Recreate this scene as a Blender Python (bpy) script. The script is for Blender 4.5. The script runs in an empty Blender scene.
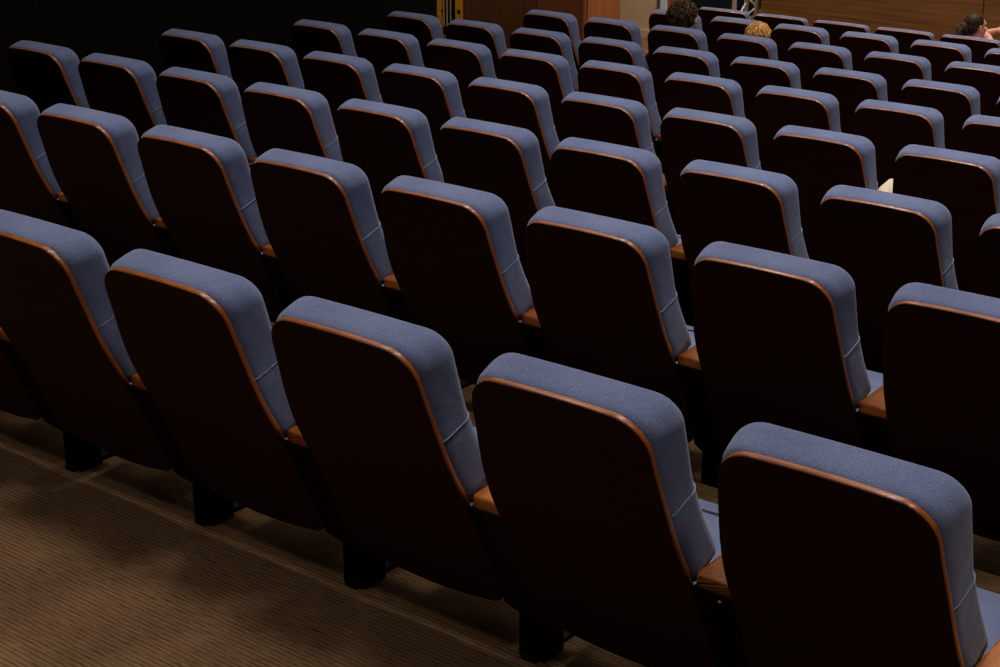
import bpy, bmesh, math, random
from mathutils import Vector, Matrix
random.seed(7)
PI = math.pi
COL = bpy.context.scene.collection
K = 1.12      # the auditorium is laid out in units of 1.12 m

# ------------------------------------------------------------------ materials
def newmat(name):
    m = bpy.data.materials.new(name); m.use_nodes = True
    nt = m.node_tree; b = nt.nodes['Principled BSDF']
    return m, nt, b
def nd(nt, t, **k):
    n = nt.nodes.new(t)
    for a, v in k.items():
        if a in n.inputs: n.inputs[a].default_value = v
        else: setattr(n, a, v)
    return n
def ramp(nt, stops):
    r = nt.nodes.new('ShaderNodeValToRGB'); e = r.color_ramp.elements
    while len(e) < len(stops): e.new(0.5)
    for el, (p, c) in zip(e, stops): el.position = p; el.color = (*c, 1)
    return r
def plain(name, c, rough=.5, metal=0, noise=.0, spec=.5):
    m, nt, b = newmat(name)
    b.inputs['Roughness'].default_value = rough; b.inputs['Metallic'].default_value = metal
    b.inputs['Specular IOR Level'].default_value = spec
    tc = nd(nt, 'ShaderNodeTexCoord'); n = nd(nt, 'ShaderNodeTexNoise', Scale=25.0, Detail=4.0)
    nt.links.new(tc.outputs['Object'], n.inputs['Vector'])
    k = 1 - noise
    r = ramp(nt, [(.3, tuple(x*k for x in c)), (.7, tuple(min(1, x*(1+noise)) for x in c))])
    nt.links.new(n.outputs['Fac'], r.inputs['Fac']); nt.links.new(r.outputs['Color'], b.inputs['Base Color'])
    return m
def fabric(name, c, fine=420.0, rough=.95, sheen=.25):
    m, nt, b = newmat(name); L = nt.links
    tc = nd(nt, 'ShaderNodeTexCoord')
    n1 = nd(nt, 'ShaderNodeTexNoise', Scale=fine, Detail=1.0); n2 = nd(nt, 'ShaderNodeTexNoise', Scale=9.0, Detail=5.0)
    for n in (n1, n2): L.new(tc.outputs['Object'], n.inputs['Vector'])
    r1 = ramp(nt, [(.3, tuple(x*.62 for x in c)), (.7, tuple(x*1.35 for x in c))])
    r2 = ramp(nt, [(.3, (.86, .86, .88)), (.7, (1.08, 1.07, 1.05))])
    mx = nd(nt, 'ShaderNodeMixRGB', blend_type='MULTIPLY', Fac=1.0)
    L.new(n1.outputs['Fac'], r1.inputs['Fac']); L.new(n2.outputs['Fac'], r2.inputs['Fac'])
    L.new(r1.outputs['Color'], mx.inputs['Color1']); L.new(r2.outputs['Color'], mx.inputs['Color2'])
    L.new(mx.outputs['Color'], b.inputs['Base Color'])
    b.inputs['Roughness'].default_value = rough
    b.inputs['Sheen Weight'].default_value = sheen; b.inputs['Sheen Roughness'].default_value = .5
    b.inputs['Specular IOR Level'].default_value = .15
    bp = nd(nt, 'ShaderNodeBump', Strength=.25, Distance=.002)
    n3 = nd(nt, 'ShaderNodeTexNoise', Scale=14.0, Detail=3.0); L.new(tc.outputs['Object'], n3.inputs['Vector'])
    bp2 = nd(nt, 'ShaderNodeBump', Strength=.35, Distance=.012)
    L.new(n3.outputs['Fac'], bp2.inputs['Height']); L.new(bp2.outputs['Normal'], bp.inputs['Normal'])
    L.new(n1.outputs['Fac'], bp.inputs['Height']); L.new(bp.outputs['Normal'], b.inputs['Normal'])
    return m
def wood(name, dark, light, scale=(1, 1, 1), ws=3.0, rough=.35, coord='Object', spec=.5, coat=0.0):
    m, nt, b = newmat(name); L = nt.links
    tc = nd(nt, 'ShaderNodeTexCoord'); mp = nd(nt, 'ShaderNodeMapping'); mp.inputs['Scale'].default_value = scale
    L.new(tc.outputs[coord], mp.inputs['Vector'])
    n = nd(nt, 'ShaderNodeTexNoise', Scale=ws, Detail=8.0, Roughness=.65, Distortion=.4); L.new(mp.outputs['Vector'], n.inputs['Vector'])
    r = ramp(nt, [(.3, dark), (.72, light)]); L.new(n.outputs['Fac'], r.inputs['Fac'])
    L.new(r.outputs['Color'], b.inputs['Base Color']); b.inputs['Roughness'].default_value = rough
    b.inputs['Specular IOR Level'].default_value = spec; b.inputs['Coat Weight'].default_value = coat
    b.inputs['Coat Roughness'].default_value = .2
    return m
def carpet_mat():
    m, nt, b = newmat('ribbed_carpet'); L = nt.links
    tc = nd(nt, 'ShaderNodeTexCoord')
    sp = nd(nt, 'ShaderNodeSeparateXYZ'); L.new(tc.outputs['Object'], sp.inputs[0])
    # ribs run along the rows
    nz = nd(nt, 'ShaderNodeTexNoise', Scale=260.0, Detail=2.0); L.new(tc.outputs['Object'], nz.inputs['Vector'])
    mp = nd(nt, 'ShaderNodeMapping'); mp.inputs['Scale'].default_value = (14, 150, 1); L.new(tc.outputs['Object'], mp.inputs['Vector'])
    streak = nd(nt, 'ShaderNodeTexNoise', Scale=1.0, Detail=2.0); L.new(mp.outputs['Vector'], streak.inputs['Vector'])
    mul = nd(nt, 'ShaderNodeMath', operation='MULTIPLY'); mul.inputs[1].default_value = 2*PI/.0155
    L.new(sp.outputs['Y'], mul.inputs[0])
    sn = nd(nt, 'ShaderNodeMath', operation='SINE'); L.new(mul.outputs[0], sn.inputs[0])
    a1 = nd(nt, 'ShaderNodeMath', operation='MULTIPLY_ADD'); a1.inputs[1].default_value = .14; a1.inputs[2].default_value = 0
    L.new(sn.outputs[0], a1.inputs[0])
    a2 = nd(nt, 'ShaderNodeMath', operation='MULTIPLY_ADD'); a2.inputs[1].default_value = .9; L.new(streak.outputs['Fac'], a2.inputs[0]); L.new(a1.outputs[0], a2.inputs[2])
    a3 = nd(nt, 'ShaderNodeMath', operation='MULTIPLY_ADD'); a3.inputs[1].default_value = .7; L.new(nz.outputs['Fac'], a3.inputs[0]); L.new(a2.outputs[0], a3.inputs[2])
    r = ramp(nt, [(.45, (.072, .039, .018)), (1.05, (.250, .148, .076))]); L.new(a3.outputs[0], r.inputs['Fac'])
    big = nd(nt, 'ShaderNodeTexNoise', Scale=2.2, Detail=4.0); L.new(tc.outputs['Object'], big.inputs['Vector'])
    rb = ramp(nt, [(.35, (.78, .77, .76)), (.65, (1.08, 1.08, 1.08))]); L.new(big.outputs['Fac'], rb.inputs['Fac'])
    mx = nd(nt, 'ShaderNodeMixRGB', blend_type='MULTIPLY', Fac=1.0); L.new(r.outputs['Color'], mx.inputs['Color1']); L.new(rb.outputs['Color'], mx.inputs['Color2'])
    L.new(mx.outputs['Color'], b.inputs['Base Color']); b.inputs['Roughness'].default_value = 1.0
    b.inputs['Specular IOR Level'].default_value = .05
    bp = nd(nt, 'ShaderNodeBump', Strength=.6, Distance=.004); L.new(a3.outputs[0], bp.inputs['Height']); L.new(bp.outputs['Normal'], b.inputs['Normal'])
    return m
M = dict(
    fabric=fabric('blue_wool', (.150, .190, .345)),
    fabric_low=fabric('blue_wool_lower', (.115, .155, .30)),
    piping=plain('pale_thread', (.26, .32, .46), .8, noise=.1),
    shell=wood('dark_mahogany', (.020, .0024, .0018), (.032, .0042, .0030), (1, 1, 9), 2.5, .5, spec=.12),
    edge=wood('varnished_edge', (.27, .066, .009), (.44, .130, .020), (3, 3, 3), 6.0, .28, spec=.6, coat=.4),
    arm=wood('varnished_arm', (.36, .095, .016), (.56, .18, .036), (9, 1, 6), 4.0, .38, spec=.4),
    arm_shaded=wood('olive_shaded_arm', (.06, .04, .012), (.13, .085, .03), (9, 1, 6), 4.0, .5),  # same armrest in other light, its shade put into the olive colour
    black=plain('black_paint', (.006, .006, .007), .6, noise=.2, spec=.2),
    pan=plain('black_plastic', (.008, .008, .009), .6, noise=.2, spec=.2),
    brass=plain('brass', (.8, .5, .2), .3, .9),
    carpet=carpet_mat(),
    blackwall=plain('black_wall_cloth', (.006, .0055, .004), .95, noise=.4, spec=.05),
    cream=plain('cream_plaster', (.60, .44, .30), .9, noise=.06, spec=.1),
    doorwood=wood('brown_door_wood', (.052, .019, .007), (.105, .040, .014), (14, 14, .8), 2.0, .5),
    doorwood1b=wood('mid_door_wood', (.095, .029, .009), (.175, .058, .019), (14, 1, .8), 2.0, .5),
    doorwood2=wood('lit_side_and_trim_wood', (.19, .062, .018), (.34, .125, .036), (14, 14, .8), 2.0, .5),  # brighter wood with side light put into the colour; also used for trim
    stagewood=wood('stage_wood', (.110, .042, .009), (.30, .130, .034), (.5, 1, 16), 2.4, .45),
    paleframe=plain('pale_frame', (.55, .66, .78), .5, noise=.05),
    teal=plain('teal_seal', (.02, .12, .14), .5, noise=.1),
    ceiling=plain('dark_ceiling', (.02, .02, .02), .95, noise=.1),
    yellow=plain('yellow_fibreglass', (.62, .30, .02), .45, noise=.2),
    rodmetal=plain('pale_rod', (.45, .40, .28), .4, .2, noise=.1),
    alu=plain('aluminium', (.80, .78, .74), .5, .1, noise=.15),
    paper=plain('cream_paper', (.95, .80, .58), .8, noise=.03),
    skin=plain('skin', (.62, .30, .19), .55, noise=.08),
    hair_dark=wood('dark_brown_hair', (.020, .011, .005), (.12, .066, .024), (6, 6, 1), 6.0, .6, spec=.2),
    hair_black=wood('black_brown_hair', (.010, .006, .004), (.07, .035, .016), (6, 6, 1), 6.0, .55, spec=.2),
    hair_ginger=wood('ginger_hair', (.38, .15, .025), (.85, .45, .12), (8, 8, 1), 6.0, .45),
    cloth_dark=fabric('dark_shirt', (.03, .03, .035)),
    cloth_green=fabric('green_shirt', (.05, .07, .05)),
    cloth_pink=fabric('pink_blouse', (.62, .36, .32)),
)

# ------------------------------------------------------------------ helpers
KS = [K]
def link(name, bm, mat, parent=None, smooth=False, angle=None, k=None):
    k = KS[0] if k is None else k
    if k != 1: bmesh.ops.scale(bm, vec=(k, k, k), verts=bm.verts[:])
    me = bpy.data.meshes.new(name); bm.normal_update(); bm.to_mesh(me); bm.free()
    me.materials.append(mat)
    if smooth:
        for p in me.polygons: p.use_smooth = True
        if angle: me.set_sharp_from_angle(angle=angle)
    o = bpy.data.objects.new(name, me); COL.objects.link(o)
    if parent: o.parent = parent
    return o
def tag(o, label, cat, group=None):
    o['label'] = label; o['category'] = cat
    if group: o['group'] = group
    return o
def empty(name, loc):
    o = bpy.data.objects.new(name, None); o.empty_display_size = .2; COL.objects.link(o); o.location = Vector(loc)*K
    return o
def box(bm, x0, x1, y0, y1, z0, z1, bev=0, seg=2):
    vs = [bm.verts.new((x, y, z)) for x in (x0, x1) for y in (y0, y1) for z in (z0, z1)]
    fs = [(0,1,3,2),(4,6,7,5),(0,4,5,1),(2,3,7,6),(0,2,6,4),(1,5,7,3)]
    F = [bm.faces.new([vs[i] for i in f]) for f in fs]
    if bev:
        E = list({e for f in F for e in f.edges})
        bmesh.ops.bevel(bm, geom=E, offset=bev, segments=seg, profile=.5, affect='EDGES')
def tube(bm, pts, r, n=8, cap=True, closed=False):
    rings = []
    P = [Vector(p) for p in pts]; N = len(P)
    up = Vector((0, 0, 1))
    for i, p in enumerate(P):
        if closed: t = P[(i+1) % N]-P[i-1]
        else: t = P[min(i+1, N-1)]-P[max(i-1, 0)]
        t.normalize()
        a = t.cross(up)
        if a.length < .05: a = t.cross(Vector((1, 0, 0)))
        a.normalize(); b = a.cross(t)
        rr = r[i] if isinstance(r, (list, tuple)) else r
        rings.append([bm.verts.new(p+a*math.cos(k*2*PI/n)*rr+b*math.sin(k*2*PI/n)*rr) for k in range(n)])
    for i in range(N if closed else N-1):
        A, B = rings[i], rings[(i+1) % N]
        for k in range(n): bm.faces.new((A[k], A[(k+1) % n], B[(k+1) % n], B[k]))
    if cap and not closed: bm.faces.new(rings[0][::-1]); bm.faces.new(rings[-1])
def struct(name, bm, m):
    o = link(name, bm, m); o['kind'] = 'structure'; return o

# ------------------------------------------------------------------ chair
PR = [(-.1, .33), (.10, .285), (.17, .255), (.30, .200), (.40, .155), (.45, .130), (.50, .100), (.55, .074), (.62, .046), (.69, .024), (.74, .008), (.80, -.010), (.85, -.028), (1.2, -.14)]
def prof(z):
    for (a, ya), (b, yb) in zip(PR, PR[1:]):
        if z <= b:
            t = (z-a)/(b-a); return ya+(yb-ya)*t
    return PR[-1][1]
def sprof(z):     # smoothed profile
    return sum(prof(z+d)*w for d, w in ((-.05, 1), (-.025, 2), (0, 3), (.025, 2), (.05, 1)))/9
def nrm(z):
    dy = (sprof(z+.01)-sprof(z-.01))/.02
    n = Vector((0, 1, -dy)); return n.normalized()
def at(u, v, d):
    n = nrm(v); return Vector((u, sprof(v), v))+n*d
TOP, HW = .848, .206
WR = [(-1, .240), (.17, .240), (.46, .233), (.65, .222), (.74, .211), (.80, .2065), (2, .206)]
def wid(v):      # extra half width of the back toward the seat
    for (a, ya), (b, yb) in zip(WR, WR[1:]):
        if v <= b: return ya+(yb-ya)*(v-a)/(b-a)-.206
    return 0
def widen(pts):
    return [(u+(1 if u > 0 else -1)*min(1, abs(u)/.12)*sum(wid(v+d) for d in (-.04, -.02, 0, .02, .04))/5, v) for u, v in pts]
def shell_outline(hw=.2035, top=.8475, r=.066, bottom=.165, crown=.008, n=7, br=.05, sag=.02):
    # from lower right, up the right side, over the top, down the left, then the bottom
    pts = []
    for k in range(13): pts.append((hw, bottom+br+(top-r-bottom-br)*k/12))
    for k in range(1, n+1):
        a = k/n*PI/2; pts.append((hw-r+r*math.cos(a), top-r+r*math.sin(a)))
    for k in range(1, 8):
        u = (hw-r)*(1-2*k/8); pts.append((u, top))
    for k in range(0, n+1):
        a = PI/2+k/n*PI/2; pts.append((-(hw-r)+r*math.cos(a), top-r+r*math.sin(a)))
    for k in range(11, -1, -1): pts.append((-hw, bottom+br+(top-r-bottom-br)*k/12))
    pts = [(u, v-crown*(u/hw)**2*max(0, (v-TOP+.17)/.17) if v > TOP-.17 else v) for u, v in pts]
    low = []
    for k in range(1, 5):
        a = PI+k/4*PI/2; low.append((-(hw-br)+br*math.cos(a), bottom+br+br*math.sin(a)))
    for k in range(1, 8):
        t = k/8; low.append((-(hw-br)+2*(hw-br)*t, bottom-sag*math.sin(PI*t)))
    for k in range(0, 4):
        a = -PI/2+k/4*PI/2; low.append((hw-br+br*math.cos(a), bottom+br+br*math.sin(a)))
    return widen(pts), widen(low)
def curved_slab(name, outline, d0, d1, mat, parent):
    """slab bounded by outline in (u, v), following the back profile"""
    bm = bmesh.new()
    vs = [bm.verts.new((u, 0, v)) for u, v in outline]
    bm.faces.new(vs)
    for k in range(1, 34):     # slice across so that it can bend with the profile
        z = k*.03
        bmesh.ops.bisect_plane(bm, geom=bm.verts[:]+bm.edges[:]+bm.faces[:], plane_co=(0, 0, z), plane_no=(0, 0, 1))
    geo = bmesh.ops.extrude_face_region(bm, geom=bm.faces[:])
    moved = {v for v in geo['geom'] if isinstance(v, bmesh.types.BMVert)}
    for v in bm.verts: v.co = at(v.co.x, v.co.z, d1 if v in moved else d0)
    bmesh.ops.recalc_face_normals(bm, faces=bm.faces[:])
    return link(name, bm, mat, parent, smooth=True, angle=math.radians(40))
def make_edge(side_pts, parent, zlow=.462, tip=True):
    pts = [p for p in side_pts if p[1] >= zlow-.03]
    # trim lower ends
    P = [Vector((u, v)) for u, v in pts]
    bm = bmesh.new(); rings = []; n = 10; N = len(P)
    for i, p in enumerate(P):
        t = (P[min(i+1, N-1)]-P[max(i-1, 0)]).normalized(); o = Vector((t.y, -t.x))
        k = 1.0
        if tip and (i < 2 or i > N-3): k = (.55, 1.05)[min(i, N-1-i)]
        ring = []
        for j in range(n):
            a = j*2*PI/n
            q = p+o*(math.cos(a)*.0036*k)
            ring.append(bm.verts.new(at(q.x, q.y, .0090+math.sin(a)*.0080*k)))
        rings.append(ring)
    for A, B in zip(rings, rings[1:]):
        for k in range(n): bm.faces.new((A[k], A[(k+1) % n], B[(k+1) % n], B[k]))
    bm.faces.new(rings[0]); bm.faces.new(rings[-1][::-1])
    bmesh.ops.recalc_face_normals(bm, faces=bm.faces[:])
    return link('edge_trim', bm, M['edge'], parent, smooth=True)
def cushion_ring(hw, top, r, bottom, inset, drop=0.0):
    pts = []; hw -= inset; top = top-inset-drop; bottom += inset; r = max(.012, r-inset*.6)
    for k in range(15): pts.append((hw, bottom+(top-r-bottom)*k/14))
    for k in range(1, 10):
        a = k/9*PI/2; pts.append((hw-r+r*math.cos(a), top-r+r*math.sin(a)))
    for k in range(1, 10): pts.append(((hw-r)*(1-2*k/10), top))
    for k in range(0, 10):
        a = PI/2+k/9*PI/2; pts.append((-(hw-r)+r*math.cos(a), top-r+r*math.sin(a)))
    for k in range(13, -1, -1): pts.append((-hw, bottom+(top-r-bottom)*k/14))
    for k in range(1, 6): pts.append((-hw+2*hw*k/6, bottom))
    return widen(pts)
def make_cushion(parent, thick=.125, hw=.206, top=.850, r=.060, slope=.20, bottom=.452, name='back_cushion', mat=None):
    bm = bmesh.new(); rings = []
    q_ = min(.034, thick*.4)
    st = [(.011, .012), (.014, .007), (.020, .003), (.030, .0005)] + [(.030+(thick-q_-.030)*k/4, 0) for k in range(1, 4)]
    st += [(thick-q_+q_*math.sin(a*PI/16), q_*(1-math.cos(a*PI/16))) for a in range(0, 9)]
    def T(v):  # thinner toward the seat
        return 1.0
    def pos(u, v, d):
        k = d/thick
        e = max(0, .016-wid(v))*min(1, k*1.6)*min(1, abs(u)/.12)
        u += e if u > 0 else -e
        n = nrm(min(v, .80))
        p = Vector((u, sprof(v), v))
        # the top face runs level, the flank follows the tilted back
        w = max(0, min(1, (v-.69)/.15))
        n2 = (n*(1-w)+Vector((0, 1, slope))*w)
        cr = .006*(1-(u/hw)**2)*w*math.sin(PI*min(1, k*.9+.1))
        return p+n2*d*T(v)+Vector((0, 0, cr))
    for d, ins in st:
        rings.append([bm.verts.new(pos(u, v, d)) for u, v in cushion_ring(hw, top, r, bottom, ins)])
    base = cushion_ring(hw, top, r, bottom, q_)
    cu, cv = 0, .62
    for q in (.82, .55, .25):
        rings.append([bm.verts.new(pos(cu+(u-cu)*q, cv+(v-cv)*q, thick+.012*(1-q*q))) for u, v in base])
    n = len(rings[0])
    for A, B in zip(rings, rings[1:]):
        for k in range(n): bm.faces.new((A[k], A[(k+1) % n], B[(k+1) % n], B[k]))
    c = bm.verts.new(pos(cu, cv, thick+.012))
    for k in range(n): bm.faces.new((rings[-1][k], rings[-1][(k+1) % n], c))
    bm.faces.new(rings[0][::-1])
    bmesh.ops.recalc_face_normals(bm, faces=bm.faces[:])
    o = link(name, bm, mat or M['fabric'], parent, smooth=True)
    # piping: horizontal seam round the flank and a line down the lower front edge
    bm = bmesh.new()
    SZ = .628
    for s in (1, -1):
        h = hw+wid(SZ)
        tube(bm, [pos(s*(h-ins+.0006), SZ, d) for d, ins in st[1:]], .0014, 6)
        tube(bm, [pos(s*(hw+wid(v)-.0030), v, thick-.026) for v in [SZ-.02*k for k in range(10)]], .0012, 6)
    h = hw+wid(SZ)-.036
    tube(bm, [pos(h*k/6, SZ, thick+.012*(1-abs(k)/6)) for k in range(-6, 7)], .0014, 6)
    link('piping', bm, M['piping'], o, smooth=True)
    return o
def make_seat(parent):
    # padded seat cushion: rounded slab, dipping toward the front edge
    bm = bmesh.new(); rings = []
    hw, y0, y1 = .216, .265, .660; N = 40
    def outline(ins):
        r = .06-ins*.5; x = hw-ins; a0, a1 = y0+ins, y1-ins; pts = []
        for cx, cy, s in ((x-r, a1-r, 0), (-x+r, a1-r, 1), (-x+r, a0+r, 2), (x-r, a0+r, 3)):
            for k in range(7):
                a = s*PI/2+k/6*PI/2; pts.append((cx+r*math.cos(a), cy+r*math.sin(a)))
        return pts
    for z, ins in ((-.055, .02), (-.05, .006), (-.03, 0), (-.005, 0), (.012, .004), (.024, .016), (.032, .04), (.038, .09), (.040, .15)):
        rings.append([bm.verts.new((x, y, .368+z-.05*max(0, (y-.55))/.12+.035*(y-.45))) for x, y in outline(ins)])
    n = len(rings[0])
    for A, B in zip(rings, rings[1:]):
        for k in range(n): bm.faces.new((A[k], A[(k+1) % n], B[(k+1) % n], B[k]))
    bm.faces.new(rings[0][::-1]); bm.faces.new(rings[-1])
    bmesh.ops.recalc_face_normals(bm, faces=bm.faces[:])
    s = link('seat_cushion', bm, M['fabric'], parent, smooth=True)
    bm = bmesh.new(); box(bm, -.21, .21, .27, .62, .262, .315, .02, 3)
    link('seat_pan', bm, M['pan'], parent)
def make_arm(parent, x, mat=None, glint=False):
    # wooden armrest: tapered board with rounded ends
    bm = bmesh.new()
    out = []
    secs = [(.134, .036), (.138, .043), (.148, .046), (.30, .046), (.42, .043), (.50, .038), (.535, .028), (.545, .014)]
    R = [(x+w, y) for y, w in secs] + [(x-w, y) for y, w in reversed(secs)]
    lo = [bm.verts.new((a, b, .458+.03*(b-.145))) for a, b in R]; hi = [bm.verts.new((a, b, .490+.03*(b-.145))) for a, b in R]
    n = len(R)
    F = bm.faces.new(hi); G = bm.faces.new(lo[::-1])
    for k in range(n): bm.faces.new((lo[k], lo[(k+1) % n], hi[(k+1) % n], hi[k]))
    bmesh.ops.recalc_face_normals(bm, faces=bm.faces[:])
    bmesh.ops.bevel(bm, geom=list(F.edges)+list(G.edges), offset=.007, segments=3, profile=.5, affect='EDGES')
    a = link('armrest', bm, mat or M['arm'], parent, smooth=True, angle=math.radians(50))
    if glint:
        bm = bmesh.new(); tube(bm, [(x+.01, .15, .445), (x+.01, .138, .445)], [.006, .004], 10)
        link('glint', bm, M['brass'], a)  # brass dot painted in for a reflection, not a fitting
        a['label'] = 'armrest with shade in its olive-brown colour and a brass dot for a reflection'
    # black side panel under the armrest
    bm = bmesh.new()
    P = [(.130, .460), (.525, .472), (.515, .34), (.46, .22), (.44, .10), (.335, .10), (.258, .17), (.212, .30), (.166, .40)]
    A = [bm.verts.new((x-.0485, y, z)) for y, z in P]; B = [bm.verts.new((x+.0465, y, z)) for y, z in P]
    bm.faces.new(A); bm.faces.new(B[::-1])
    for k in range(len(P)): bm.faces.new((A[k], B[k], B[(k+1) % len(P)], A[(k+1) % len(P)]))
    bmesh.ops.recalc_face_normals(bm, faces=bm.faces[:])
    link('arm_panel', bm, M['black'], parent)
    bm = bmesh.new(); box(bm, x-.062, x+.012, .325, .405, .0, .27, .004)
    l = link('leg', bm, M['black'], parent)
    bm = bmesh.new(); box(bm, x-.045, x-.005, .31, .56, .0, .014, .003)
    link('foot_plate', bm, M['black'], l)
    # brace from the leg up to the seat pan
def make_chair(variant=''):
    root = empty('auditorium_chair', (0, 0, 0))
    if variant == 'front':
        hi, lo = shell_outline(hw=.236, top=.842, r=.030, crown=.004)
    else:
        hi, lo = shell_outline()
    o_ = hi+lo; e_ = []
    for k in range(len(o_)):
        t = (Vector(o_[(k+1) % len(o_)])-Vector(o_[k-1])).normalized(); e_.append((o_[k][0]+t.y*.0022, o_[k][1]-t.x*.0022))
    curved_slab('back_panel', e_, 0, .009, M['shell'], root)
    make_edge(hi, root)
    if variant == 'front': make_cushion(root, thick=.075, hw=.230, top=.846, r=.035)
    else: make_cushion(root)
    make_seat(root)
    bm = bmesh.new(); box(bm, -.24, .24, .36, .41, .235, .270, .004); link('cross_bar', bm, M['black'], root)
    make_arm(root, .28)
    return root
def copy_tree(o, parent=None):
    c = o.copy(); COL.objects.link(c); c.parent = parent
    for ch in list(o.children): copy_tree(ch, c)
    return c
XS = [-.730, -2.677, -4.071, -4.358, -4.612, -4.933, -4.646, -3.207, -4.030]
YS = [0, 1.249, 2.509, 3.718, 5.007, 6.248, 7.483, 8.726, 9.966]
ZS = [0, -.120, -.275, -.408, -.546, -.679, -.793, -.913, -1.057]
HC = .83
ZF = [z-HC for z in ZS]
RANGE = [(-2, 4), (0, 7), (0, 9), (0, 8), (0, 8), (0, 8), (0, 6), (-2, 3), (-1, 3)]
PITCH = .56
ORD = ['first', 'second', 'third', 'fourth', 'fifth', 'sixth', 'seventh', 'eighth', 'ninth', 'tenth']
ROWN = ['nearest row', 'second nearest row', 'third nearest row', 'fourth nearest row', 'fifth nearest row', 'sixth nearest row',
        'third row from the stage', 'second row from the stage', 'row closest to the wooden stage']
GROUP = 'blue auditorium chairs in stepped rows'
proto = make_chair(); proto_f = make_chair('front')
used = {'': False, 'front': False}
special = {
    (0, 4): 'large blue auditorium chair in the bottom right corner of the photo',
    (6, 2): 'blue auditorium chair that the dark-haired person sits in, face turned away',
    (6, 3): 'blue auditorium chair that the ginger-haired person sits low in',
    (8, 3): 'low-backed blue auditorium chair that the ponytailed woman sits in',
    (3, 7): 'blue auditorium chair with the cream paper on its right armrest',
}
for r in range(9):
    a, b = RANGE[r]; n = b-a+1
    for i in range(a, b+1):
        v = 'front' if r == 8 else ''
        src = proto_f if v else proto
        if not used[v]: o = src; used[v] = True
        else: o = copy_tree(src)
        o.location = Vector((XS[r]+i*PITCH, YS[r], ZF[r]))*K
        k = i-a
        if r < 2: pos = ('%s from the right' % ORD[b-i]) if b-i else 'rightmost'
        else: pos = ('%s from the left' % ORD[k]) if k else 'leftmost'
        if (r, i) in special: lab = special[(r, i)]
        elif r == 8: lab = 'low-backed blue auditorium chair, %s in the %s' % (pos, ROWN[r])
        else: lab = 'blue padded auditorium chair, %s in the %s' % (pos, ROWN[r])
        if r == 0 and i == a: lab = 'dark-backed auditorium chair cut off by the left edge, leftmost in the nearest row'
        tag(o, lab, 'chair', GROUP)
        if i == a: make_arm(o, -.28)
        if (r, i) == (0, 3):
            for ch in list(o.children):
                if ch.name.split('.')[0] in ('armrest', 'arm_panel', 'leg'):
                    for g in list(ch.children): bpy.data.objects.remove(g)
                    bpy.data.objects.remove(ch)
            make_arm(o, .28, M['arm_shaded'], True)  # arm with shade in its colour and a dot for its reflection

# ------------------------------------------------------------------ setting
XL, XR, YN, YB = -12.0, 6.0, -5.0, 14.4
def floor_level():
    bm = bmesh.new()
    ys = [YN]+[YS[r]+.13 for r in range(1, 9)]+[YB]
    for r in range(9):
        z = ZF[r]; y0, y1 = ys[r], ys[r+1]
        bm.faces.new([bm.verts.new(p) for p in ((XL, y0, z), (XR, y0, z), (XR, y1, z), (XL, y1, z))])
        if r < 8:
            z2 = ZF[r+1]
            bm.faces.new([bm.verts.new(p) for p in ((XL, y1, z2), (XL, y1, z), (XR, y1, z), (XR, y1, z2))])
    for f in bm.faces:
        f.normal_update()
        if f.normal.z < -.5 or f.normal.y < -.5: f.normal_flip()
    return struct('floor', bm, M['carpet'])
floor_level()
FZ = ZF[8]; CE = 3.3
def sbox(name, mat, *a, bev=0):
    bm = bmesh.new(); box(bm, *a, bev=bev); return struct(name, bm, mat)
# black side wall that follows the slanting ends of the rows
bm = bmesh.new()
def wl(y): return -3.8325-.235*y
P = [(wl(YN), YN), (wl(7.29), 7.29), (wl(7.29)-.15, 7.29), (wl(YN)-.15, YN)]
A = [bm.verts.new((x, y, FZ-.1)) for x, y in P]; B = [bm.verts.new((x, y, CE)) for x, y in P]
bm.faces.new(A); bm.faces.new(B[::-1])
for k in range(4): bm.faces.new((A[k], B[k], B[(k+1) % 4], A[(k+1) % 4]))
bmesh.ops.recalc_face_normals(bm, faces=bm.faces[:]); struct('wall_left', bm, M['blackwall'])
sbox('wall_left_far', M['blackwall'], XL-.1, XL, YN, YB, FZ-.2, CE)
sbox('wall_right', M['blackwall'], XR, XR+.1, YN, YB, FZ-.2, CE)
sbox('wall_rear', M['blackwall'], XL-.1, XR+.1, YN-.1, YN, FZ-.2, CE)
sbox('ceiling', M['ceiling'], XL-.1, XR+.1, YN-.1, YB+.1, CE, CE+.1)
WB = 12.52
sbox('wall_back_dark', M['blackwall'], XL, -9.62, WB, WB+.1, FZ, CE)
sbox('wall_back', M['cream'], -9.61, -6.86, WB, WB+.1, FZ, CE)
bm = bmesh.new(); box(bm, -8.43, -7.455, 11.10, 11.16, FZ, FZ+2.4, .004); struct('door_1', bm, M['doorwood'])
bm = bmesh.new(); box(bm, -7.45, -6.86, 11.10, 11.16, FZ, FZ+2.4, .004); struct('door_2', bm, M['doorwood1b'])
bm = bmesh.new(); box(bm, -6.90, -6.85, 11.162, 11.74, FZ, FZ+2.4, .004); struct('door_3', bm, M['doorwood2'])  # side face of the wooden block, its light put into the brighter colour
sbox('wall_back_upper', M['blackwall'], -8.43, -6.86, 11.17, 11.74, FZ, CE)
sbox('baseboard_back', M['cream'], -9.61, -6.86, WB-.025, WB, FZ, FZ+.09, bev=.004)
sbox('trim_1', M['teal'], -6.86, -6.835, WB-.04, WB+.1, FZ, CE)
sbox('trim_2', M['paleframe'], -6.835, -6.755, WB-.05, WB+.1, FZ, CE, bev=.005)
sbox('trim_3', M['doorwood2'], -6.755, -6.67, WB-.03, WB+.1, FZ, CE, bev=.004)
sbox('wall_back_recess', M['blackwall'], -6.67, XR, 14.3, 14.4, FZ, CE)
SY = 11.6; SX = -5.13; ST = FZ+1.2
bm = bmesh.new()
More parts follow.
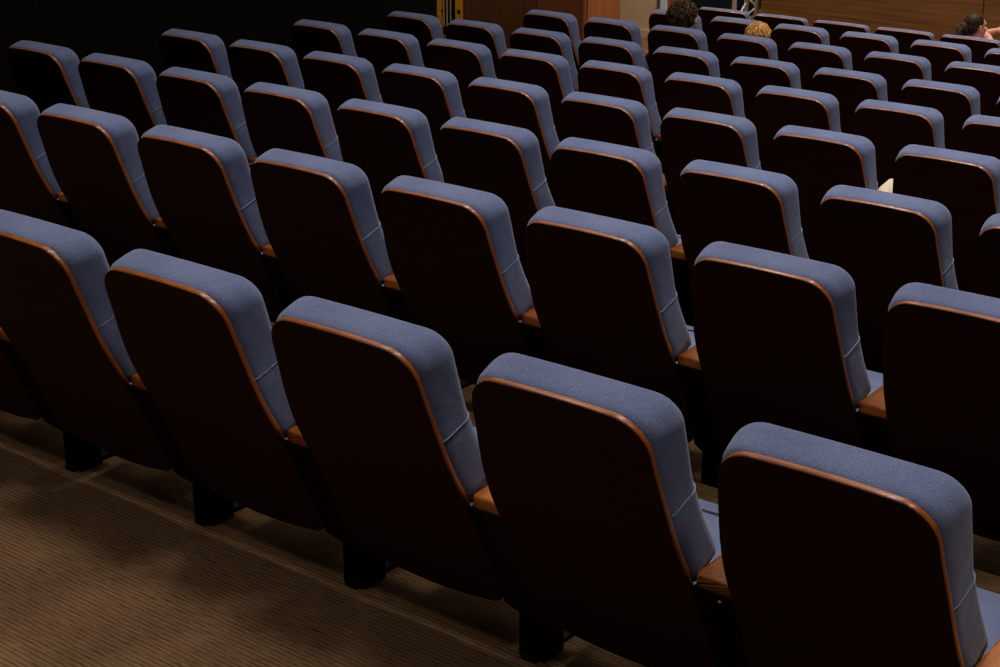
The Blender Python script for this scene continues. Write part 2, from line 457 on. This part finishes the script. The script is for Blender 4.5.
for x0, x1 in ((SX, -2.924), (-2.916, -.70), (-.692, 1.52), (1.528, 3.74), (3.748, XR-.01)):
    box(bm, x0, x1, SY, SY+.03, FZ, ST-.06, .002)
struct('wall_stage_front', bm, M['stagewood'])
sbox('floor_stage', M['stagewood'], SX, XR-.01, SY+.0, 14.3, ST-.06, ST)
sbox('wall_stage_side', M['blackwall'], SX, SX+.03, SY+.03, 14.3, FZ, ST-.06)
sbox('wall_stage_backing', M['blackwall'], SX+.03, XR-.01, SY+.032, SY+.06, FZ, ST-.06)

# ------------------------------------------------------------------ small things
# yellow ladder leaning folded by the dark wall
L = empty('step_ladder', (-8.79, 11.3, FZ)); tag(L, 'yellow folded step ladder with round holes in its rails against the dark wall', 'ladder')
for k, (x, w) in enumerate(((-.160, .105), (.165, .11))):
    bm = bmesh.new(); box(bm, x-w/2, x+w/2, -.03, .03, 0, 2.1, .006); rail = link('rail', bm, M['yellow'], L)
    bm = bmesh.new()
    for j in range(12):
        z = .12+j*.16; xx = x+(.0 if k else -.01)
        tube(bm, [(xx, -.034, z), (xx, -.029, z)], .024 if k else .014, 12)
    link('rail_holes', bm, M['black'], rail)
for j in range(7):
    bm = bmesh.new(); box(bm, -.11, .12, .0, .05, .25+j*.28, .275+j*.28, .003); link('step', bm, M['black'], L)
bm = bmesh.new(); box(bm, -.11, .12, .03, .04, .05, 2.0); link('back_sheet', bm, M['black'], L)
for x in (-.055, -.01, .04):
    bm = bmesh.new(); tube(bm, [(x, -.02, .1), (x, -.02, 1.95)], .008, 8); link('rod', bm, M['rodmetal'], L)
# lattice truss
T = empty('lighting_truss', (-5.345, 11.85, FZ)); tag(T, 'silver aluminium lattice truss tower standing at the left end of the stage', 'truss')
for x in (-.15, .10):
    for y in (-.12, .12):
        bm = bmesh.new(); tube(bm, [(x, y, 0), (x, y, 2.6)], .024, 12); link('chord', bm, M['alu'], T, smooth=True)
bm = bmesh.new()
for k in range(13):
    z = k*.2; s = 1 if k % 2 else -1
    for y in (-.12, .12): tube(bm, [(-.025+s*.125, y, z), (-.025-s*.125, y, z+.2)], .010, 8)
    for x in (-.15, .10): tube(bm, [(x, s*.12, z), (x, -s*.12, z+.2)], .010, 8)
link('lattice_braces', bm, M['alu'], T, smooth=True)
bm = bmesh.new(); box(bm, -.22, .17, -.18, .18, 0, .015, .004); link('base_plate', bm, M['alu'], T)
# paper
bm = bmesh.new()
def pv(x, y, z): return bm.verts.new((x, 3.718+y, ZF[3]+z))
a0, a1, b0, b1, c0, c1, c2 = pv(-.185, .165, .497), pv(-.13, .175, .497), pv(-.205, .035, .615), pv(-.128, .045, .60), pv(-.192, .112, .658), pv(-.168, .150, .690), pv(-.12, .205, .688)
f1 = bm.faces.new((a0, a1, b1, b0)); f2 = bm.faces.new((b0, b1, c2, c1, c0))
bmesh.ops.solidify(bm, geom=[f1, f2], thickness=.002)
pap = link('paper_sheet', bm, M['paper'], None)
tag(pap, 'cream paper sheet standing on an armrest between two chairs', 'paper')

# ------------------------------------------------------------------ people
KS[0] = 1
def capsule(bm, a, b, ra, rb, n=20):
    a, b = Vector(a), Vector(b); t = (b-a); Ln = t.length; t.normalize()
    q = t.to_track_quat('Z', 'Y'); rings = []
    for k in range(1, 6):
        th = -PI/2+k/6*PI/2; rings.append((ra*math.sin(th), ra*math.cos(th)))
    rings += [(0, ra), (Ln, rb)]
    for k in range(1, 6):
        th = k/6*PI/2; rings.append((Ln+rb*math.sin(th), rb*math.cos(th)))
    R = [[bm.verts.new(a+q@Vector((r*math.cos(j*2*PI/n), r*math.sin(j*2*PI/n), z))) for j in range(n)] for z, r in rings]
    for A, B in zip(R, R[1:]):
        for j in range(n): bm.faces.new((A[j], A[(j+1) % n], B[(j+1) % n], B[j]))
    bm.faces.new(R[0][::-1]); bm.faces.new(R[-1])
def ellip(bm, c, r, rot=None, u=24, v=16):
    res = bmesh.ops.create_uvsphere(bm, u_segments=u, v_segments=v, radius=1)
    Mx = Matrix.Translation(c) @ (rot or Matrix.Identity(4)) @ Matrix.Diagonal((*r, 1))
    bmesh.ops.transform(bm, matrix=Mx, verts=res['verts'])
def remesh(o, vox):
    m = o.modifiers.new('remesh', 'REMESH'); m.mode = 'VOXEL'; m.voxel_size = vox; m.use_smooth_shade = True
    s = o.modifiers.new('smooth', 'SMOOTH'); s.factor = .5; s.iterations = 2
def hand(bm, wrist, direc, side, palm_n, s=1.0):
    d = Vector(direc).normalized(); nrm_ = Vector(palm_n).normalized(); sd = d.cross(nrm_).normalized()*side
    w = Vector(wrist)
    capsule(bm, w+sd*.014, w+d*.075*s+sd*.026, .020, .019, 12); capsule(bm, w-sd*.010, w+d*.075*s-sd*.022, .020, .018, 12)
    for k, (off, ln) in enumerate(((-.033, .062), (-.011, .076), (.012, .080), (.033, .070))):
        a = w+d*.085*s+sd*off*s; b = a+d*ln*.55*s-nrm_*.010; c = b+d*ln*.4*s-nrm_*.024
        capsule(bm, a, b, .0095, .0088, 10); capsule(bm, b, c, .0088, .0072, 10)
    a = w+d*.025*s+sd*.028; b = a+d*.035*s+sd*.032-nrm_*.008; c = b+d*.03*s+sd*.008-nrm_*.012
    capsule(bm, a, b, .013, .011, 10); capsule(bm, b, c, .011, .0085, 10)
def person(loc, head, yaw, hs, hair, shirt, label, style, pose='sit'):
    """loc: seat position on the floor; head: head centre relative to it; yaw: direction the face points (0 = forward)"""
    root = empty('person', loc); tag(root, label, 'person')
    bm = bmesh.new()
    H = Vector(head); cz, sz = math.cos(yaw), math.sin(yaw)
    def hp(x, y, z):   # head-local: x right, y face direction
        return H+Vector((x*cz-y*sz, x*sz+y*cz, z))*hs
    Rz = Matrix.Rotation(yaw, 4, 'Z')
    # skull, jaw, face
    ellip(bm, hp(0, -.012, .022), (.076*hs, .094*hs, .090*hs), Rz)
    ellip(bm, hp(0, .022, -.040), (.058*hs, .068*hs, .072*hs), Rz)
    ellip(bm, hp(0, .060, -.095), (.026*hs, .022*hs, .020*hs), Rz)          # chin
    capsule(bm, hp(0, .086, .006), hp(0, .106, -.026), .007*hs, .012*hs, 10)   # nose
    for s in (-1, 1):
        ellip(bm, hp(s*.013, .098, -.032), (.007*hs, .008*hs, .007*hs), Rz, 10, 8)
        ellip(bm, hp(s*.044, .060, -.022), (.022*hs, .022*hs, .020*hs), Rz, 12, 8)      # cheek
        capsule(bm, hp(s*.012, .082, .026), hp(s*.045, .070, .026), .008*hs, .007*hs, 10)  # brow
        ellip(bm, hp(s*.078, -.006, -.010), (.009*hs, .020*hs, .032*hs), Rz, 12, 8)     # ear
        capsule(bm, hp(s*.076, .004, .010), hp(s*.086, -.012, .012), .006*hs, .006*hs, 8)
    capsule(bm, hp(-.020, .084, -.060), hp(.020, .084, -.060), .0075*hs, .0075*hs, 10)   # lips
    capsule(bm, hp(-.016, .083, -.070), hp(.016, .083, -.070), .0075*hs, .0075*hs, 10)
    N = Vector((H.x, H.y-.035, H.z-.20*hs))
    capsule(bm, N, H+Vector((0, -.018, -.05))*hs, .052*hs, .050*hs)
    # trunk and seated legs
    hipz = .50; hip = Vector((0, .40, hipz)); chest = Vector((H.x*.6, H.y-.03, H.z-.34*hs))
    capsule(bm, hip, chest, .115, .125); ellip(bm, hip, (.165, .12, .10)); ellip(bm, chest+Vector((0, 0, .02)), (.165, .10, .13))
    capsule(bm, chest+Vector((-.14, 0, .09)), chest+Vector((.14, 0, .09)), .055, .055)
    capsule(bm, chest+Vector((0, 0, .08)), N, .08, .055)
    for s in (-1, 1):
        k = Vector((s*.10, .82, .50)); a = Vector((s*.10, .84, .09))
        capsule(bm, hip+Vector((s*.085, 0, 0)), k, .082, .058); capsule(bm, k, a, .056, .038)
        capsule(bm, a+Vector((0, -.02, -.045)), a+Vector((0, .15, -.055)), .040, .030)
    # arms
    sleeves = []
    for s in (-1, 1):
        sh = chest+Vector((s*.175, 0, .09))
        if pose == 'reach' and s == 1:
            el = Vector((-.08, .60, .90)); wr = Vector((.05, .62, .942))
            capsule(bm, sh, el, .044, .036); capsule(bm, el, wr, .037, .025)
            hand(bm, wr, (1, .1, .0), -1, (-.1, -.8, .6), 1.0)
            sleeves.append((sh, el))
        else:
            el = sh+Vector((s*.045, .08, -.25)); wr = Vector((s*.15, .66, .60))
            capsule(bm, sh, el, .044, .037); capsule(bm, el, wr, .037, .026)
            hand(bm, wr, (-s*.15, 1, -.12), s, (0, 0, 1)); sleeves.append((sh, el))
    body = link('body', bm, M['skin'], root, smooth=True); remesh(body, .006)
    # eyes
    bm = bmesh.new()
    for s in (-1, 1): ellip(bm, hp(s*.030, .078, .006), (.011*hs, .008*hs, .0075*hs), Rz, 12, 8)
    e = link('eyes', bm, M['black'], root, smooth=True)
    # shirt and trousers
    bm = bmesh.new()
    capsule(bm, hip, chest, .128, .138); ellip(bm, hip, (.175, .13, .11)); ellip(bm, chest+Vector((0, 0, .02)), (.176, .112, .142))
    capsule(bm, chest+Vector((-.14, 0, .09)), chest+Vector((.14, 0, .09)), .066, .066)
    capsule(bm, chest+Vector((0, 0, .08)), chest.lerp(N, .75)+Vector((0, 0, .02)), .092, .070)
    for sh, el in sleeves: capsule(bm, sh, sh.lerp(el, .8), .057, .050)
    o = link('shirt', bm, shirt, root, smooth=True); remesh(o, .009)
    bm = bmesh.new(); ellip(bm, hip-Vector((0, 0, .01)), (.182, .137, .112))
    for s in (-1, 1):
        k = Vector((s*.10, .82, .50)); a = Vector((s*.10, .84, .13))
        capsule(bm, hip+Vector((s*.085, 0, 0)), k, .093, .069); capsule(bm, k, a, .067, .052)
    o = link('trousers', bm, M['cloth_dark'], root, smooth=True); remesh(o, .009)
    # hair: a cap over the skull plus many locks
    bm = bmesh.new(); rnd = random.Random(len(label))
    if style == 'ponytail':
        ellip(bm, hp(0, -.030, .034), (.083*hs, .092*hs, .092*hs), Rz); ellip(bm, hp(0, -.055, .0), (.078*hs, .066*hs, .078*hs), Rz)
        ellip(bm, hp(0, -.135, .008), (.036*hs, .040*hs, .038*hs), Rz)
        capsule(bm, hp(0, -.135, .0), hp(0, -.175, -.08), .040*hs, .046*hs); capsule(bm, hp(0, -.175, -.08), hp(.0, -.185, -.20), .046*hs, .020*hs)
        for k in range(60):
            a = rnd.uniform(-1.5, 1.5); z0 = rnd.uniform(.0, .10)
            p = [hp(.085*math.sin(a)*(1-t)+0*t, (.05-.12*abs(0))*math.cos(a)*(1-t)-.115*t, z0*(1-t)+.010*t+.03*math.sin(PI*t)) for t in (.0, .35, .7, 1)]
            tube(bm, p, .004*hs, 5)
        for k in range(170):     # curly tail
            t = rnd.uniform(0, 1); c0 = Vector((0, -.135-.045*t, .0-.20*t)); r_ = .052*(1-.5*t)
            v0 = Vector((rnd.gauss(0, 1), rnd.gauss(0, 1), rnd.gauss(0, .6))).normalized(); v1 = (v0+Vector((rnd.uniform(-.5, .5), rnd.uniform(-.5, .5), -.9))).normalized()
            tube(bm, [hp(*(c0+v0*r_*.7)), hp(*(c0+v0*r_*1.1)), hp(*(c0+v1*r_*1.1+Vector((0, 0, -.012)))), hp(*(c0+v1*r_*.8+Vector((0, 0, -.03))))], [.007*hs, .007*hs, .006*hs, .002*hs], 5)
    else:
        big = 1.12 if style == 'bushy' else 1.0
        ellip(bm, hp(0, -.026, .036), (.090*hs*big, .100*hs*big, .090*hs*big), Rz); ellip(bm, hp(0, -.062, -.022), (.080*hs*big, .060*hs*big, .080*hs*big), Rz)
        for k in range(420 if style == 'bushy' else 260):
            th = rnd.uniform(0, 2*PI); ph = math.acos(rnd.uniform(-.45, 1))
            if math.sin(th) > .2 and ph > 1.15: continue
            dx, dy, dz = math.sin(ph)*math.cos(th), math.sin(ph)*math.sin(th), math.cos(ph)
            R_ = Vector((.086*big, .098*big, .088*big)); b0 = Vector((dx*R_.x, dy*R_.y-.026, dz*R_.z+.034))
            out = Vector((dx, dy, dz)); dn = Vector((rnd.uniform(-.6, .6), rnd.uniform(-.6, .2), -.9)); dn = (dn-out*dn.dot(out))
            ln = rnd.uniform(.025, .05); lift = .018 if style == 'bushy' else .006
            p = [b0*1.0, b0+dn*ln*.5+out*lift, b0+dn*ln+out*lift*rnd.uniform(.2, 1.2)]
            tube(bm, [hp(*q) for q in p], [.0075*hs, .007*hs, .002*hs], 5)
    h = link('hair', bm, hair, root, smooth=True)
    if style == 'ponytail':
        bm = bmesh.new(); tube(bm, [hp(0, -.118, .018), hp(0, -.124, .008), hp(0, -.128, -.002)], .030*hs, 12); link('hair_band', bm, M['black'], root)
    if style == 'bushy':    # glasses
        bm = bmesh.new()
        for s in (-1, 1):
            tube(bm, [hp(s*.032+.022*math.cos(a*PI/6), .100, .004+.017*math.sin(a*PI/6)) for a in range(12)], .0018*hs, 6, closed=True)
            tube(bm, [hp(s*.054, .100, .008), hp(s*.080, .06, .010), hp(s*.088, -.004, .008)], .0026*hs, 6)
        tube(bm, [hp(-.010, .101, .006), hp(.010, .101, .006)], .0018*hs, 6)
        link('glasses', bm, M['brass'], root)
    return root
person((XS[6]+2*PITCH-.06, YS[6], ZF[6]), (-.075, .40, .982), -.10, 1.06, M['hair_dark'], M['cloth_green'],
       'person with bushy dark brown hair seated facing the stage, seen from behind', 'bushy')
person((XS[6]+3*PITCH-.02, YS[6], ZF[6]), (-.04, .38, .905), 0, 1.05, M['hair_ginger'], M['cloth_dark'],
       'ginger-haired person sunk low in a chair, only the crown of the head showing', 'short')
person((XS[8]+3*PITCH-.03, YS[8], ZF[8]), (-.09, .42, .99), -.6, 1.0, M['hair_black'], M['cloth_pink'],
       'woman with dark ponytail and pink collar turned right, hand raised in front', 'ponytail', 'reach')

# ------------------------------------------------------------------ lights
def area(name, loc, target, size, power, color):
    l = bpy.data.lights.new(name, 'AREA'); l.shape = 'DISK'; l.size = size; l.energy = power; l.color = color
    o = bpy.data.objects.new(name, l); COL.objects.link(o); o.location = Vector(loc)*K
    o.rotation_euler = (Vector(target)-Vector(loc)).to_track_quat('-Z', 'Y').to_euler(); return o
def spot(name, loc, target, power, color, ang=100, blend=.8, r=.12):
    l = bpy.data.lights.new(name, 'SPOT'); l.energy = power; l.color = color; l.spot_size = math.radians(ang); l.spot_blend = blend; l.shadow_soft_size = r
    o = bpy.data.objects.new(name, l); COL.objects.link(o); o.location = Vector(loc)*K
    o.rotation_euler = (Vector(target)-Vector(loc)).to_track_quat('-Z', 'Y').to_euler(); return o
warm = (1, .80, .62); neutral = (1, .90, .82); cool = (.80, .88, 1)
for jy in range(9):
    y = -1.9+jy*1.75
    for x in (-6.2, -4.4, -2.6, -.8, 1.0, 2.8):
        p = 118*(.18 if x < -5 else   .24 if x < -3.5 else .52 if x < -2 else .9 if x < 0 else 1.0 if x < 2 else .6)*(1+.12*jy)
        if jy < 2 and x > -3: p = 118
        spot('downlight', (x, y, 3.1), (x, y, -1), p, neutral, 78, .75, .26)
area('ceiling_bounce_fill', (-1.0, 4.0, 3.2), (-1.0, 4.0, 0), 7.0, 90, neutral)  # added soft fill imitating bounce off the ceiling
area('stage_wash', (2.5, 11.0, 2.9), (-1.5, 3.5, -1), 1.6, 42, cool)
area('door_fill', (-5.9, 11.6, 1.2), (-7.1, 12.1, -1.4), .4, 60, warm)  # added fill to brighten the doors and cream wall, no real fixture
area('stage_front_fill', (-3.0, 9.9, 2.4), (-3.2, 11.6, -1.2), .8, 80, warm)  # added fill to brighten the stage front and the seated woman
area('truss_fill', (-4.2, 11.2, 1.2), (-5.4, 11.9, -1.0), .3, 25, neutral)  # added fill that only brightens the truss
area('ladder_fill', (-7.9, 10.3, .6), (-8.8, 11.3, -1.2), .3, 30, warm)  # added small fill to lift the ladder and nearby doors
area('face_fill', (-.8, 11.4, 1.2), (-2.4, 10.4, -.95), .5, 26, warm)  # added fill for the woman's face, no lamp hangs here
w = bpy.data.worlds.new('World'); bpy.context.scene.world = w; w.use_nodes = True
w.node_tree.nodes['Background'].inputs[0].default_value = (.004, .004, .005, 1)

# ------------------------------------------------------------------ camera
cam = bpy.data.cameras.new('camera'); co = bpy.data.objects.new('camera', cam); COL.objects.link(co)
cam.sensor_width = 36; cam.lens = 1619.854/1000*36; cam.clip_end = 100
co.location = Vector((2.61116, -2.28952, 1.1819))*K
p, y = .35316, .66677
fw = Vector((-math.sin(y)*math.cos(p), math.cos(y)*math.cos(p), -math.sin(p)))
co.rotation_euler = fw.to_track_quat('-Z', 'Y').to_euler()
bpy.context.scene.camera = co
bpy.context.scene.view_settings.view_transform = 'Standard'
bpy.context.scene.view_settings.exposure = 0
